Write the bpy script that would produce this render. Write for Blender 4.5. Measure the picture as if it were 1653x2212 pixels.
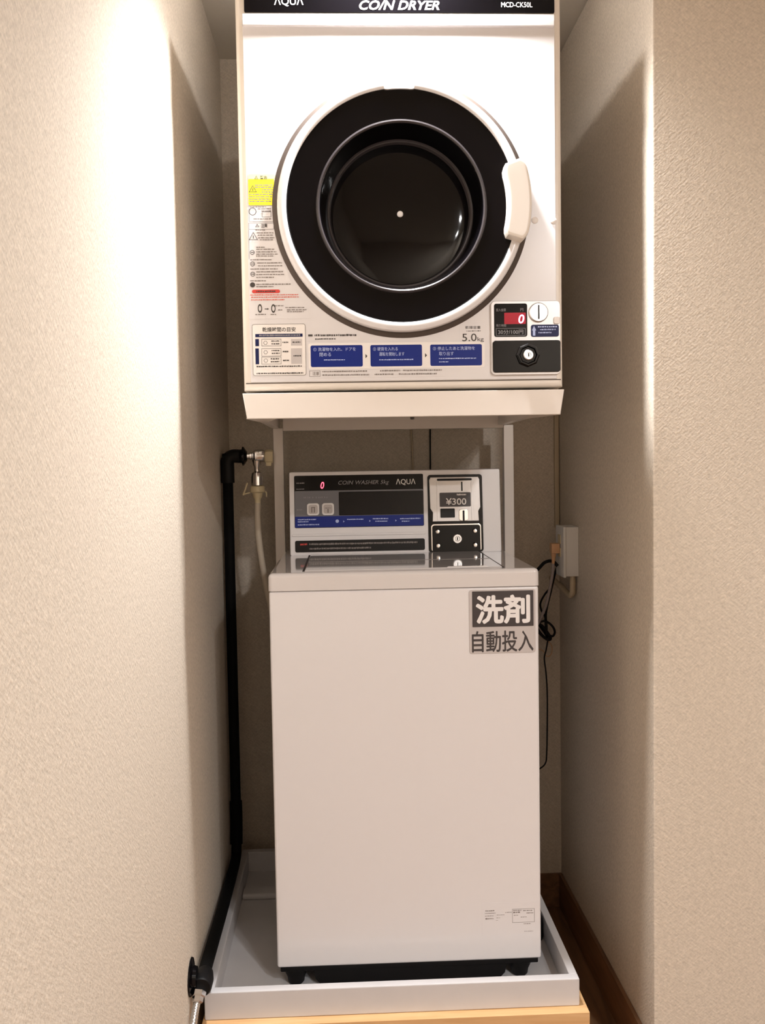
import bpy, bmesh, math, random
from mathutils import Vector, Matrix

for o in list(bpy.data.objects):
    bpy.data.objects.remove(o, do_unlink=True)
scene = bpy.context.scene
COL = scene.collection
R = random.Random(7)

# ------------------------------------------------------------------ camera
cam_data = bpy.data.cameras.new('camera')
cam = bpy.data.objects.new('camera', cam_data)
COL.objects.link(cam)
cam_data.sensor_fit = 'HORIZONTAL'
cam_data.sensor_width = 36.0
cam_data.lens = 2000.0 / 1653.0 * 36.0
cam_data.clip_start = 0.02
# rows: camera right, up, forward in world axes
right = Vector((0.999037, -0.040664, -0.016476))
up = Vector((0.018520, 0.050394, 0.998558))
fwd = Vector((0.039776, 0.997901, -0.051099))
rot = Matrix((right, up, -fwd)).transposed()
cam.matrix_world = Matrix.Translation((0, 0, 1.21)) @ rot.to_4x4()
scene.camera = cam

# ------------------------------------------------------------------ world, light levels
world = bpy.data.worlds.new('world')
scene.world = world
world.use_nodes = True
world.node_tree.nodes['Background'].inputs[0].default_value = (0.95, 0.9, 0.82, 1)
world.node_tree.nodes['Background'].inputs[1].default_value = 0.005
LAMP_NICHE = 150.0      # watts of the spot lamp over the dryer
LAMP_ROOM = 1130.0      # glow of the two room downlights
LAMP_COL = (1.0, 0.985, 0.99)
scene.view_settings.view_transform = 'Standard'
scene.view_settings.look = 'None'
scene.view_settings.gamma = 1.0
scene.view_settings.use_curve_mapping = False
scene.view_settings.exposure = 0.0


# ------------------------------------------------------------------ materials
def lin(c):
    out = []
    for v in c:
        v /= 255.0
        out.append(v / 12.92 if v <= 0.04045 else ((v + 0.055) / 1.055) ** 2.4)
    return tuple(out) + (1.0,)


def mat(name, rgb, rough=0.5, metal=0.0, noise=0.0, nscale=60.0, bump=0.0, bscale=300.0, emit=0.0, coat=0.0, spec=0.5):
    m = bpy.data.materials.new(name)
    m.use_nodes = True
    nt = m.node_tree
    b = nt.nodes['Principled BSDF']
    b.inputs['Roughness'].default_value = rough
    b.inputs['Metallic'].default_value = metal
    b.inputs['Coat Weight'].default_value = coat
    b.inputs['Coat Roughness'].default_value = 0.06
    b.inputs['Specular IOR Level'].default_value = spec
    col = lin(rgb)
    tc = nt.nodes.new('ShaderNodeTexCoord')
    n = nt.nodes.new('ShaderNodeTexNoise')
    n.inputs['Scale'].default_value = nscale
    n.inputs['Detail'].default_value = 4
    nt.links.new(tc.outputs['Object'], n.inputs['Vector'])
    mr = nt.nodes.new('ShaderNodeMapRange')
    mr.inputs['To Min'].default_value = 1 - noise
    mr.inputs['To Max'].default_value = 1 + noise
    nt.links.new(n.outputs['Fac'], mr.inputs['Value'])
    mx = nt.nodes.new('ShaderNodeMix')
    mx.data_type = 'RGBA'
    mx.blend_type = 'MULTIPLY'
    mx.inputs[0].default_value = 1.0
    mx.inputs[6].default_value = col
    nt.links.new(mr.outputs['Result'], mx.inputs[7])
    nt.links.new(mx.outputs[2], b.inputs['Base Color'])
    if bump > 0:
        n2 = nt.nodes.new('ShaderNodeTexNoise')
        n2.inputs['Scale'].default_value = bscale
        n2.inputs['Detail'].default_value = 3
        nt.links.new(tc.outputs['Object'], n2.inputs['Vector'])
        bp = nt.nodes.new('ShaderNodeBump')
        bp.inputs['Strength'].default_value = bump
        bp.inputs['Distance'].default_value = 0.001
        nt.links.new(n2.outputs['Fac'], bp.inputs['Height'])
        nt.links.new(bp.outputs['Normal'], b.inputs['Normal'])
    if emit > 0:
        b.inputs['Emission Color'].default_value = col
        b.inputs['Emission Strength'].default_value = emit
    return m


def wallpaper(name, rgb, amp=0.07, bstr=0.5):
    """embossed wallpaper: two crossing directions of fine short threads"""
    m = bpy.data.materials.new(name)
    m.use_nodes = True
    nt = m.node_tree
    b = nt.nodes['Principled BSDF']
    b.inputs['Roughness'].default_value = 0.85
    b.inputs['Specular IOR Level'].default_value = 0.2
    tc = nt.nodes.new('ShaderNodeTexCoord')
    sep = nt.nodes.new('ShaderNodeSeparateXYZ')
    nt.links.new(tc.outputs['Object'], sep.inputs[0])
    add = nt.nodes.new('ShaderNodeMath')          # runs along the wall whichever way it faces
    add.operation = 'ADD'
    nt.links.new(sep.outputs['X'], add.inputs[0])
    nt.links.new(sep.outputs['Y'], add.inputs[1])
    comb = nt.nodes.new('ShaderNodeCombineXYZ')
    nt.links.new(add.outputs[0], comb.inputs['X'])
    nt.links.new(sep.outputs['Z'], comb.inputs['Y'])
    outs = []
    for ang, sx, sy in ((42, 70, 300), (-38, 60, 260), (10, 230, 230)):
        mp = nt.nodes.new('ShaderNodeMapping')
        mp.vector_type = 'TEXTURE'
        mp.inputs['Rotation'].default_value = (0, 0, math.radians(ang))
        nt.links.new(comb.outputs[0], mp.inputs['Vector'])
        sc = nt.nodes.new('ShaderNodeVectorMath')
        sc.operation = 'MULTIPLY'
        sc.inputs[1].default_value = (sx, sy, 1)
        nt.links.new(mp.outputs[0], sc.inputs[0])
        n = nt.nodes.new('ShaderNodeTexNoise')
        n.inputs['Scale'].default_value = 1.0
        n.inputs['Detail'].default_value = 2
        nt.links.new(sc.outputs[0], n.inputs['Vector'])
        outs.append(n.outputs['Fac'])
    a1 = nt.nodes.new('ShaderNodeMath'); a1.operation = 'ADD'
    nt.links.new(outs[0], a1.inputs[0]); nt.links.new(outs[1], a1.inputs[1])
    a2 = nt.nodes.new('ShaderNodeMath'); a2.operation = 'ADD'
    nt.links.new(a1.outputs[0], a2.inputs[0]); nt.links.new(outs[2], a2.inputs[1])
    mr = nt.nodes.new('ShaderNodeMapRange')
    mr.inputs['From Min'].default_value = 1.1
    mr.inputs['From Max'].default_value = 1.9
    mr.inputs['To Min'].default_value = 1 - amp
    mr.inputs['To Max'].default_value = 1 + amp
    nt.links.new(a2.outputs[0], mr.inputs['Value'])
    mx = nt.nodes.new('ShaderNodeMix')
    mx.data_type = 'RGBA'; mx.blend_type = 'MULTIPLY'
    mx.inputs[0].default_value = 1.0
    mx.inputs[6].default_value = lin(rgb)
    nt.links.new(mr.outputs['Result'], mx.inputs[7])
    nt.links.new(mx.outputs[2], b.inputs['Base Color'])
    bp = nt.nodes.new('ShaderNodeBump')
    bp.inputs['Strength'].default_value = bstr
    bp.inputs['Distance'].default_value = 0.0012
    nt.links.new(a2.outputs[0], bp.inputs['Height'])
    nt.links.new(bp.outputs['Normal'], b.inputs['Normal'])
    return m


def wood(name, c1, c2, rough=0.5, axis=(1, 12, 12), scale=6):
    m = bpy.data.materials.new(name)
    m.use_nodes = True
    nt = m.node_tree
    b = nt.nodes['Principled BSDF']
    b.inputs['Roughness'].default_value = rough
    tc = nt.nodes.new('ShaderNodeTexCoord')
    sc = nt.nodes.new('ShaderNodeVectorMath'); sc.operation = 'MULTIPLY'
    sc.inputs[1].default_value = axis
    nt.links.new(tc.outputs['Object'], sc.inputs[0])
    n = nt.nodes.new('ShaderNodeTexNoise')
    n.inputs['Scale'].default_value = scale
    n.inputs['Detail'].default_value = 6
    n.inputs['Distortion'].default_value = 0.6
    nt.links.new(sc.outputs[0], n.inputs['Vector'])
    cr = nt.nodes.new('ShaderNodeValToRGB')
    cr.color_ramp.elements[0].position = 0.3
    cr.color_ramp.elements[1].position = 0.7
    cr.color_ramp.elements[0].color = lin(c1)
    cr.color_ramp.elements[1].color = lin(c2)
    nt.links.new(n.outputs['Fac'], cr.inputs[0])
    nt.links.new(cr.outputs[0], b.inputs['Base Color'])
    bp = nt.nodes.new('ShaderNodeBump')
    bp.inputs['Strength'].default_value = 0.15
    bp.inputs['Distance'].default_value = 0.001
    nt.links.new(n.outputs['Fac'], bp.inputs['Height'])
    nt.links.new(bp.outputs['Normal'], b.inputs['Normal'])
    return m


M = {}
M['wall'] = wallpaper('beige_wallpaper', (207, 196, 181), 0.14, 0.4)
M['ceiling'] = mat('ceiling_paper', (214, 206, 192), 0.9, noise=0.03, nscale=120, bump=0.2, bscale=200)
M['floor'] = wood('brown_floor', (104, 74, 50), (136, 100, 70), 0.45, (12, 1, 12), 5)
M['base'] = wood('dark_wood_trim', (104, 72, 48), (136, 98, 68), 0.4, (10, 1, 10), 6)
M['ply'] = wood('pale_wood', (206, 160, 108), (228, 188, 138), 0.55, (1, 14, 14), 5)
M['pan'] = mat('grey_white_plastic', (205, 203, 204), 0.45, noise=0.06, nscale=18, bump=0.05)
M['white'] = mat('white_enamel', (230, 228, 230), 0.22, noise=0.01, coat=0.3)
M['dwhite'] = mat('white_dryer_enamel', (222, 219, 220), 0.25, noise=0.01, coat=0.3)
M['lid'] = mat('glossy_white_lid', (216, 212, 212), 0.06, noise=0.01, coat=0.6)
M['cream'] = mat('cream_plastic', (232, 224, 214), 0.35, noise=0.01)
M['steel'] = mat('white_painted_steel', (226, 218, 210), 0.3, noise=0.015)
M['black'] = mat('black_plastic', (8, 7, 8), 0.35, noise=0.1, spec=0.25)
M['gloss'] = mat('gloss_black', (7, 6, 8), 0.10, noise=0.2, nscale=120, spec=0.2)
M['glass'] = mat('dark_glass', (5, 4, 6), 0.05, spec=0.3)
M['rubber'] = mat('black_rubber', (8, 7, 8), 0.55, noise=0.15, bump=0.1, spec=0.25)
M['foam'] = mat('black_pipe_lagging', (5, 5, 5), 0.75, noise=0.2, bump=0.25, bscale=120, spec=0.15)
M['gap'] = mat('seam_dark', (58, 50, 46), 0.7)
M['seal'] = mat('grey_seal', (78, 68, 62), 0.6, spec=0.3)
M['rim'] = mat('rim_highlight', (58, 54, 56), 0.22)  # lighter grey paints the highlight on the black door's edges
M['chrome'] = mat('chrome', (215, 212, 210), 0.16, 1.0, noise=0.03)
M['steelb'] = mat('brushed_steel', (196, 194, 192), 0.32, 1.0, noise=0.08, nscale=300)
M['silver'] = mat('silver_plastic', (212, 208, 206), 0.35, 0.35, noise=0.03, nscale=400)
M['grey'] = mat('grey_display', (108, 108, 114), 0.3)
M['dkgrey'] = mat('charcoal', (62, 56, 57), 0.45, noise=0.06, nscale=200)
M['ltgrey'] = mat('pale_grey', (196, 190, 189), 0.45)
M['smoke'] = mat('smoked_window', (18, 17, 20), 0.12, spec=0.25)
M['blue'] = mat('royal_blue', (8, 34, 122), 0.45, spec=0.25)
M['navy'] = mat('navy_print', (22, 30, 78), 0.45, spec=0.25)
M['yellow'] = mat('warning_yellow', (244, 232, 40), 0.5)
M['paleyellow'] = mat('pale_yellow', (246, 240, 165), 0.5)
M['red'] = mat('warning_red', (205, 62, 54), 0.5)
M['pink'] = mat('red_print', (212, 120, 108), 0.55)
M['ink'] = mat('ink', (62, 56, 52), 0.6)
M['inkgrey'] = mat('grey_ink', (132, 124, 120), 0.6)
M['paper'] = mat('label_white', (238, 233, 229), 0.4)
M['print'] = mat('white_print', (238, 236, 236), 0.5)
M['printgrey'] = mat('dim_print', (150, 148, 152), 0.5)
M['bluetxt'] = mat('pale_blue_print', (176, 190, 232), 0.5)
M['led'] = mat('red_led', (255, 70, 90), 0.4, emit=5.0)
M['ledhot'] = mat('bright_led_digit', (255, 150, 190), 0.4, emit=6.0)
M['ledbg'] = mat('red_lit_window', (150, 8, 28), 0.3, emit=0.45, spec=0.2)
M['ivory'] = mat('ivory_plastic', (214, 200, 164), 0.4)
M['hose'] = mat('beige_hose', (190, 178, 160), 0.5, noise=0.03)
M['boxgrey'] = mat('outlet_grey', (216, 215, 212), 0.5)
M['plug'] = mat('tan_plug', (205, 160, 120), 0.45)
M['cordgrey'] = mat('grey_cord', (150, 140, 138), 0.5)
M['conduit'] = mat('beige_conduit', (188, 172, 145), 0.5)
M['lamp'] = None


def emission(name, col, strength):
    m = bpy.data.materials.new(name)
    m.use_nodes = True
    nt = m.node_tree
    b = nt.nodes['Principled BSDF']
    b.inputs['Base Color'].default_value = (0.9, 0.9, 0.88, 1)
    b.inputs['Emission Color'].default_value = col + (1,)
    b.inputs['Emission Strength'].default_value = strength
    return m


# ------------------------------------------------------------------ object helpers
def empty(name, loc, label, cat, group=None):
    o = bpy.data.objects.new(name, None)
    o.empty_display_size = 0.05
    COL.objects.link(o)
    o.location = loc
    o['label'] = label
    o['category'] = cat
    if group:
        o['group'] = group
    return o


def root_loc(p):
    v = Vector((0, 0, 0))
    while p is not None:
        v = v + Vector(p.location)
        p = p.parent
    return v


XF = [None]


def obj(name, bm, m, parent=None, label=None, smooth=False, angle=35):
    """one mesh object; vertices arrive in world metres"""
    me = bpy.data.meshes.new(name)
    if XF[0]:
        for v in bm.verts:
            v.co = XF[0](v.co)
    off = root_loc(parent)
    if off.length > 0:
        bmesh.ops.translate(bm, verts=bm.verts, vec=-off)
    bm.normal_update()
    if smooth:
        for f in bm.faces:
            f.smooth = True
        lim = math.radians(angle)
        for e in bm.edges:
            if len(e.link_faces) == 2 and e.calc_face_angle(0) > lim:
                e.smooth = False
    bm.to_mesh(me)
    bm.free()
    me.materials.append(m)
    o = bpy.data.objects.new(name, me)
    COL.objects.link(o)
    if smooth:
        wn = o.modifiers.new('weighted_normal', 'WEIGHTED_NORMAL')
        wn.keep_sharp = True
        wn.weight = 100
    if parent:
        o.parent = parent
    if label:
        o['label'] = label
    return o


def tag(o, label, cat, group=None):
    o['label'] = label
    o['category'] = cat
    if group:
        o['group'] = group
    return o


def struct(o):
    o['kind'] = 'structure'
    return o


def add_box(bm, x0, x1, y0, y1, z0, z1, bevel=0.0, seg=2):
    b2 = bmesh.new()
    bmesh.ops.create_cube(b2, size=1)
    for v in b2.verts:
        v.co = Vector(((x0 + x1) / 2 + v.co.x * (x1 - x0), (y0 + y1) / 2 + v.co.y * (y1 - y0), (z0 + z1) / 2 + v.co.z * (z1 - z0)))
    if bevel > 0:
        bmesh.ops.bevel(b2, geom=b2.edges[:], offset=bevel, segments=seg, affect='EDGES', profile=0.5)
    merge(bm, b2)
    return bm


def merge(bm, b2):
    vm = {v: bm.verts.new(v.co) for v in b2.verts}
    for f in b2.faces:
        try:
            bm.faces.new([vm[v] for v in f.verts])
        except ValueError:
            pass
    b2.free()


def box(name, x0, x1, y0, y1, z0, z1, m, parent=None, bevel=0.0, label=None, seg=2):
    return obj(name, add_box(bmesh.new(), x0, x1, y0, y1, z0, z1, bevel, seg), m, parent, label, smooth=bevel > 0)


def add_prism(bm, pts, y0, y1, bevel=0.0):
    """outline of (x, z) points, extruded from y1 (back) to y0 (front)"""
    b2 = bmesh.new()
    fr = [b2.verts.new((x, y0, z)) for x, z in pts]
    bk = [b2.verts.new((x, y1, z)) for x, z in pts]
    n = len(pts)
    f0 = b2.faces.new(fr)
    b2.faces.new(bk[::-1])
    for i in range(n):
        j = (i + 1) % n
        b2.faces.new((fr[j], fr[i], bk[i], bk[j]))
    bmesh.ops.recalc_face_normals(b2, faces=b2.faces[:])
    if bevel > 0:
        bmesh.ops.bevel(b2, geom=[e for e in f0.edges], offset=bevel, segments=2, affect='EDGES', profile=0.5)
    merge(bm, b2)
    return bm


def rrect(x0, x1, z0, z1, r, seg=5):
    pts = []
    for cx, cz, a0 in ((x1 - r, z1 - r, 0), (x0 + r, z1 - r, 90), (x0 + r, z0 + r, 180), (x1 - r, z0 + r, 270)):
        for i in range(seg + 1):
            a = math.radians(a0 + 90 * i / seg)
            pts.append((cx + r * math.cos(a), cz + r * math.sin(a)))
    return pts


def plate(name, x0, x1, z0, z1, y0, y1, m, parent, r=0.003, bevel=0.0, label=None):
    return obj(name, add_prism(bmesh.new(), rrect(x0, x1, z0, z1, r), y0, y1, bevel), m, parent, label, smooth=True)


def holed(name, x0, x1, z0, z1, y0, y1, c, r, m, parent, rc=0.006, bevel=0.0, label=None):
    """rectangular sheet with a round opening"""
    n = 96
    cx, cz = c
    ins, outs = [], []
    for i in range(n):
        a = 2 * math.pi * i / n
        ca, sa = math.cos(a), math.sin(a)
        tx = ((x1 if ca > 0 else x0) - cx) / ca if abs(ca) > 1e-9 else 1e9
        tz = ((z1 if sa > 0 else z0) - cz) / sa if abs(sa) > 1e-9 else 1e9
        t = min(tx, tz)
        ins.append((cx + r * ca, cz + r * sa))
        outs.append([cx + t * ca, cz + t * sa])
    for X in (x0, x1):
        for Z in (z0, z1):
            k = min(range(n), key=lambda i: (outs[i][0] - X) ** 2 + (outs[i][1] - Z) ** 2)
            outs[k] = [X, Z]
    bm = bmesh.new()
    L = [[bm.verts.new((p[0], y, p[1])) for p in ps] for ps, y in ((ins, y0), (outs, y0), (outs, y1), (ins, y1))]
    for q in range(4):
        A, B = L[q], L[(q + 1) % 4]
        for i in range(n):
            j = (i + 1) % n
            bm.faces.new((A[i], A[j], B[j], B[i]))
    bmesh.ops.recalc_face_normals(bm, faces=bm.faces[:])
    if bevel > 0:
        bm.verts.ensure_lookup_table()
        S = set(L[1])
        es = [e for e in bm.edges if e.verts[0] in S and e.verts[1] in S]
        bmesh.ops.bevel(bm, geom=es, offset=bevel, segments=4, affect='EDGES', profile=0.5)
    return obj(name, bm, m, parent, label, smooth=True)


def lettering(name, body, x0, x1, z0, z1, y, m, parent, bold=0.0, shear=0.0, label=None):
    return obj(name, add_text(bmesh.new(), body, x0, x1, z0, z1, y, bold, shear), m, parent, label)


def stuff(o):
    o['kind'] = 'stuff'
    return o


def add_lathe(bm, c, axis, prof, seg=48):
    """prof: (radius, offset along axis); radius 0 closes the end"""
    c = Vector(c)
    ax = Vector(axis).normalized()
    a = ax.orthogonal().normalized()
    b = ax.cross(a)
    rings = []
    for r, d in prof:
        if r <= 1e-7:
            rings.append([bm.verts.new(c + ax * d)])
        else:
            rings.append([bm.verts.new(c + ax * d + (a * math.cos(2 * math.pi * i / seg) + b * math.sin(2 * math.pi * i / seg)) * r) for i in range(seg)])
    new = []
    for q in range(len(rings) - 1):
        A, B = rings[q], rings[q + 1]
        for i in range(seg):
            j = (i + 1) % seg
            if len(A) == 1 and len(B) == 1:
                continue
            if len(A) == 1:
                new.append(bm.faces.new((A[0], B[j], B[i])))
            elif len(B) == 1:
                new.append(bm.faces.new((A[i], A[j], B[0])))
            else:
                new.append(bm.faces.new((A[i], A[j], B[j], B[i])))
    bmesh.ops.recalc_face_normals(bm, faces=new)
    return bm


def lathe(name, c, axis, prof, m, parent=None, seg=48, label=None, angle=35):
    return obj(name, add_lathe(bmesh.new(), c, axis, prof, seg), m, parent, label, smooth=True, angle=angle)


def smooth_path(pts, n=8):
    P = [Vector(p) for p in pts]
    if len(P) < 3:
        return P
    P = [P[0] * 2 - P[1]] + P + [P[-1] * 2 - P[-2]]
    out = []
    for i in range(1, len(P) - 2):
        p0, p1, p2, p3 = P[i - 1:i + 3]
        for k in range(n):
            t = k / n
            out.append(0.5 * ((2 * p1) + (p2 - p0) * t + (2 * p0 - 5 * p1 + 4 * p2 - p3) * t * t + (3 * p1 - p0 - 3 * p2 + p3) * t ** 3))
    out.append(P[-2])
    return out


def add_tube(bm, pts, rad, seg=12, path=True, n=8):
    P = smooth_path(pts, n) if path else [Vector(p) for p in pts]
    rings = []
    prev = None
    for i, p in enumerate(P):
        t = (P[min(i + 1, len(P) - 1)] - P[max(i - 1, 0)]).normalized()
        a = t.orthogonal().normalized() if prev is None else (prev - t * prev.dot(t)).normalized()
        prev = a
        b = t.cross(a)
        r = rad(i / max(1, len(P) - 1)) if callable(rad) else rad
        rings.append([bm.verts.new(p + (a * math.cos(2 * math.pi * k / seg) + b * math.sin(2 * math.pi * k / seg)) * r) for k in range(seg)])
    for i in range(len(rings) - 1):
        for k in range(seg):
            j = (k + 1) % seg
            bm.faces.new((rings[i][k], rings[i][j], rings[i + 1][j], rings[i + 1][k]))
    bm.faces.new(rings[0][::-1])
    bm.faces.new(rings[-1])
    bmesh.ops.recalc_face_normals(bm, faces=bm.faces[:])
    return bm


def tube(name, pts, rad, m, parent=None, seg=12, path=True, label=None, n=8):
    return obj(name, add_tube(bmesh.new(), pts, rad, seg, path, n), m, parent, label, smooth=True, angle=50)


def add_text(bm, body, x0, x1, z0, z1, y, bold=0.0, shear=0.0, align='FIT', depth=0.0):
    """lettering laid on a plane facing the viewer (-y), fitted into x0..x1, z0..z1"""
    cu = bpy.data.curves.new('lettering', 'FONT')
    cu.body = body
    cu.size = 1.0
    cu.offset = bold
    cu.shear = shear
    cu.resolution_u = 3
    to = bpy.data.objects.new('lettering', cu)
    COL.objects.link(to)
    dg = bpy.context.evaluated_depsgraph_get()
    me = bpy.data.meshes.new_from_object(to.evaluated_get(dg))
    xs = [v.co.x for v in me.vertices]
    ys = [v.co.y for v in me.vertices]
    if xs:
        ax, bx, ay, by = min(xs), max(xs), min(ys), max(ys)
        sx = (x1 - x0) / max(1e-6, bx - ax)
        sz = (z1 - z0) / max(1e-6, by - ay)
        if align == 'LEFT':
            sx = sz
        vm = [bm.verts.new((x0 + (v.co.x - ax) * sx, y, z0 + (v.co.y - ay) * sz)) for v in me.vertices]
        for p in me.polygons:
            try:
                bm.faces.new([vm[i] for i in p.vertices])
            except ValueError:
                pass
    bpy.data.objects.remove(to, do_unlink=True)
    bpy.data.meshes.remove(me)
    bpy.data.curves.remove(cu)
    return bm


def add_quad(bm, x0, x1, z0, z1, y):
    bm.faces.new([bm.verts.new(c) for c in ((x0, y, z0), (x1, y, z0), (x1, y, z1), (x0, y, z1))])


def add_dashes(bm, x0, x1, z, h, y, wmin=0.0012, wmax=0.0042, gap=0.0008):
    x = x0
    while x < x1 - 0.0005:
        w = min(R.uniform(wmin, wmax), x1 - x)
        add_quad(bm, x, x + w, z - h * R.uniform(0.35, 0.5), z + h * R.uniform(0.3, 0.5), y)
        x += w + gap * R.uniform(0.5, 1.6)


def add_frame(bm, x0, x1, z0, z1, t, y):
    add_quad(bm, x0, x1, z1 - t, z1, y)
    add_quad(bm, x0, x1, z0, z0 + t, y)
    add_quad(bm, x0, x0 + t, z0 + t, z1 - t, y)
    add_quad(bm, x1 - t, x1, z0 + t, z1 - t, y)


def add_tri(bm, cx, cz, r, t, y):
    """outlined warning triangle"""
    P = [(cx + r * math.cos(a), cz + r * math.sin(a)) for a in (math.pi / 2, math.pi * 7 / 6, math.pi * 11 / 6)]
    Q = [(cx + (p[0] - cx) * (1 - t), cz + (p[1] - cz) * (1 - t)) for p in P]
    for i in range(3):
        j = (i + 1) % 3
        bm.faces.new([bm.verts.new((p[0], y, p[1])) for p in (P[i], P[j], Q[j], Q[i])])
    add_quad(bm, cx - r * .07, cx + r * .07, cz - r * .25, cz + r * .35, y)


def add_ring(bm, cx, cz, r0, r1, y, n=20, sx=1.0):
    a = [bm.verts.new((cx + sx * r0 * math.cos(2 * math.pi * i / n), y, cz + r0 * math.sin(2 * math.pi * i / n))) for i in range(n)]
    if r1 <= 0:
        bm.faces.new(a)
        return
    b = [bm.verts.new((cx + sx * r1 * math.cos(2 * math.pi * i / n), y, cz + r1 * math.sin(2 * math.pi * i / n))) for i in range(n)]
    for i in range(n):
        j = (i + 1) % n
        bm.faces.new((a[i], a[j], b[j], b[i]))


# ================================================================== the setting
XL, XR, YC, YB, ZC = -0.302, 0.570, 1.693, 2.450, 2.257
RX, RY = 1.75, -2.2
T = 0.08
struct(box('floor', XL - T, RX + T, RY - T, YB + T, -0.06, 0.0, M['floor']))
struct(box('ceiling', XL - T, RX + T, RY - T, YB + T, ZC, ZC + 0.06, M['ceiling']))
struct(box('wall_left', XL - T, XL, RY - T, YB + T, 0, ZC, M['wall']))
struct(box('wall_back', XL, XR, YB, YB + T, 0, ZC, M['wall']))
struct(box('wall_right', XR, RX + T, YC, YB + T, 0, ZC, M['wall'], bevel=0.004))
struct(box('wall_side', RX, RX + T, RY - T, YC, 0, ZC, M['wall']))
struct(box('wall_rear', XL, RX, RY - T, RY, 0, ZC, M['wall']))
struct(box('baseboard_back', XL, XR, YB - 0.009, YB, 0, 0.092, M['base'], bevel=0.0015))
struct(box('baseboard_right', XR - 0.009, XR, YC - 0.009, YB - 0.009, 0, 0.094, M['base'], bevel=0.0015))
struct(box('baseboard_front', XR, RX, YC - 0.009, YC, 0, 0.094, M['base'], bevel=0.0015))
struct(box('baseboard_left', XL, XL + 0.008, RY, YB - 0.009, 0, 0.092, M['base'], bevel=0.0015))


# ================================================================== ceiling lamps
def downlight(x, y, label, strength, r=0.045, watts=0.0):
    t = empty('ceiling_downlight', (x, y, ZC), label, 'ceiling light', 'recessed ceiling downlights')
    lathe('trim_ring', (x, y, ZC), (0, 0, -1), [(r + 0.014, 0.0), (r + 0.013, 0.004), (r + 0.004, 0.005), (r, 0.002), (r, 0.0)], M['cream'], t, 40)
    if watts:
        sp = bpy.data.lights.new('lamp', 'SPOT')
        sp.energy = watts
        sp.color = LAMP_COL
        sp.spot_size = math.radians(128)
        sp.spot_blend = 1.0
        sp.shadow_soft_size = 0.04
        so = bpy.data.objects.new('lamp', sp)
        COL.objects.link(so)
        so.parent = t
        so.location = (0, 0, -0.045)
    lathe('diffuser', (x, y, ZC), (0, 0, -1), [(r, 0.0005), (r * 0.9, 0.0015), (0, 0.002)], emission('lamp_glow', LAMP_COL, strength), t, 40)
    return t


downlight(0.10, 1.645, 'round ceiling downlight right above the dryer front', 170.0, 0.045, LAMP_NICHE)
downlight(1.05, -0.55, 'round ceiling downlight over the room ahead of the niche', LAMP_ROOM, 0.06)
downlight(1.30, -1.60, 'round ceiling downlight at the far rear of the room', LAMP_ROOM, 0.06)

# ================================================================== platform and pan
plat = empty('wooden_platform', (0.07, 2.06, 0.0), 'pale wooden plinth under the grey washing machine pan', 'platform')
box('board', -0.288, 0.4456, 1.689, 2.43, 0.142, 0.166, M['ply'], plat, bevel=0.0015)
box('front_rail', -0.280, 0.440, 1.693, 1.713, 0.0, 0.142, M['ply'], plat, bevel=0.001)
box('side_rail', 0.418, 0.438, 1.713, 2.42, 0.0, 0.142, M['ply'], plat)
box('side_rail', -0.280, -0.260, 1.713, 2.42, 0.0, 0.142, M['ply'], plat)

pan = empty('drain_pan', (0.074, 2.04, 0.166), 'shallow grey plastic drain pan under the washer', 'drain pan')
PX0, PX1, PY0, PY1, PZ0, PZ1 = -0.284, 0.432, 1.711, 2.368, 0.166, 0.220
box('pan_floor', PX0 + 0.016, PX1 - 0.016, PY0 + 0.018, PY1 - 0.02, PZ0, 0.170, M['pan'], pan)
box('front_rim', PX0, PX1, PY0, PY0 + 0.020, PZ0, PZ1, M['pan'], pan, bevel=0.003)
box('back_rim', PX0, PX1, PY1 - 0.022, PY1, PZ0, PZ1, M['pan'], pan, bevel=0.003)
box('side_rim', PX0, PX0 + 0.018, PY0 + 0.018, PY1 - 0.02, PZ0, PZ1, M['pan'], pan, bevel=0.003)
box('side_rim', PX1 - 0.017, PX1, PY0 + 0.018, PY1 - 0.02, PZ0, PZ1, M['pan'], pan, bevel=0.003)
box('raised_rib', PX0 + 0.018, PX1 - 0.018, 2.185, 2.225, 0.1698, 0.186, M['pan'], pan, bevel=0.006)
lathe('rubber_stopper', (0.394, 1.962, 0.170), (0, 0, 1), [(0, 0), (0.019, 0), (0.0205, 0.006), (0.0195, 0.048), (0.015, 0.056), (0, 0.057)], M['rubber'], pan, 24, 'black rubber stopper')

# ================================================================== washer
WX0, WX1, WY0, WY1, WZ0, WZ1 = -0.1525, 0.3770, 1.800, 2.330, 0.213, 1.002
wash = empty('coin_washer', (0.112, 2.065, 0.170), 'white top-loading coin washing machine standing in the grey pan', 'washing machine')
box('cabinet', WX0, WX1, WY0, WY1, WZ0, 0.9665, M['white'], wash, bevel=0.005, seg=3)
box('seam', WX0 + 0.003, WX1 - 0.003, WY0 + 0.003, WY1 - 0.003, 0.9655, 0.9680, M['gap'], wash)


def top_frame():
    bm = bmesh.new()
    add_box(bm, WX0 - 0.001, WX1 + 0.001, WY0 - 0.003, WY1, 0.9672, WZ1)
    bmesh.ops.bevel(bm, geom=[e for e in bm.edges if max(v.co.z for v in e.verts) > 1.0], offset=0.009, segments=5, affect='EDGES', profile=0.5)
    return bm


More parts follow.
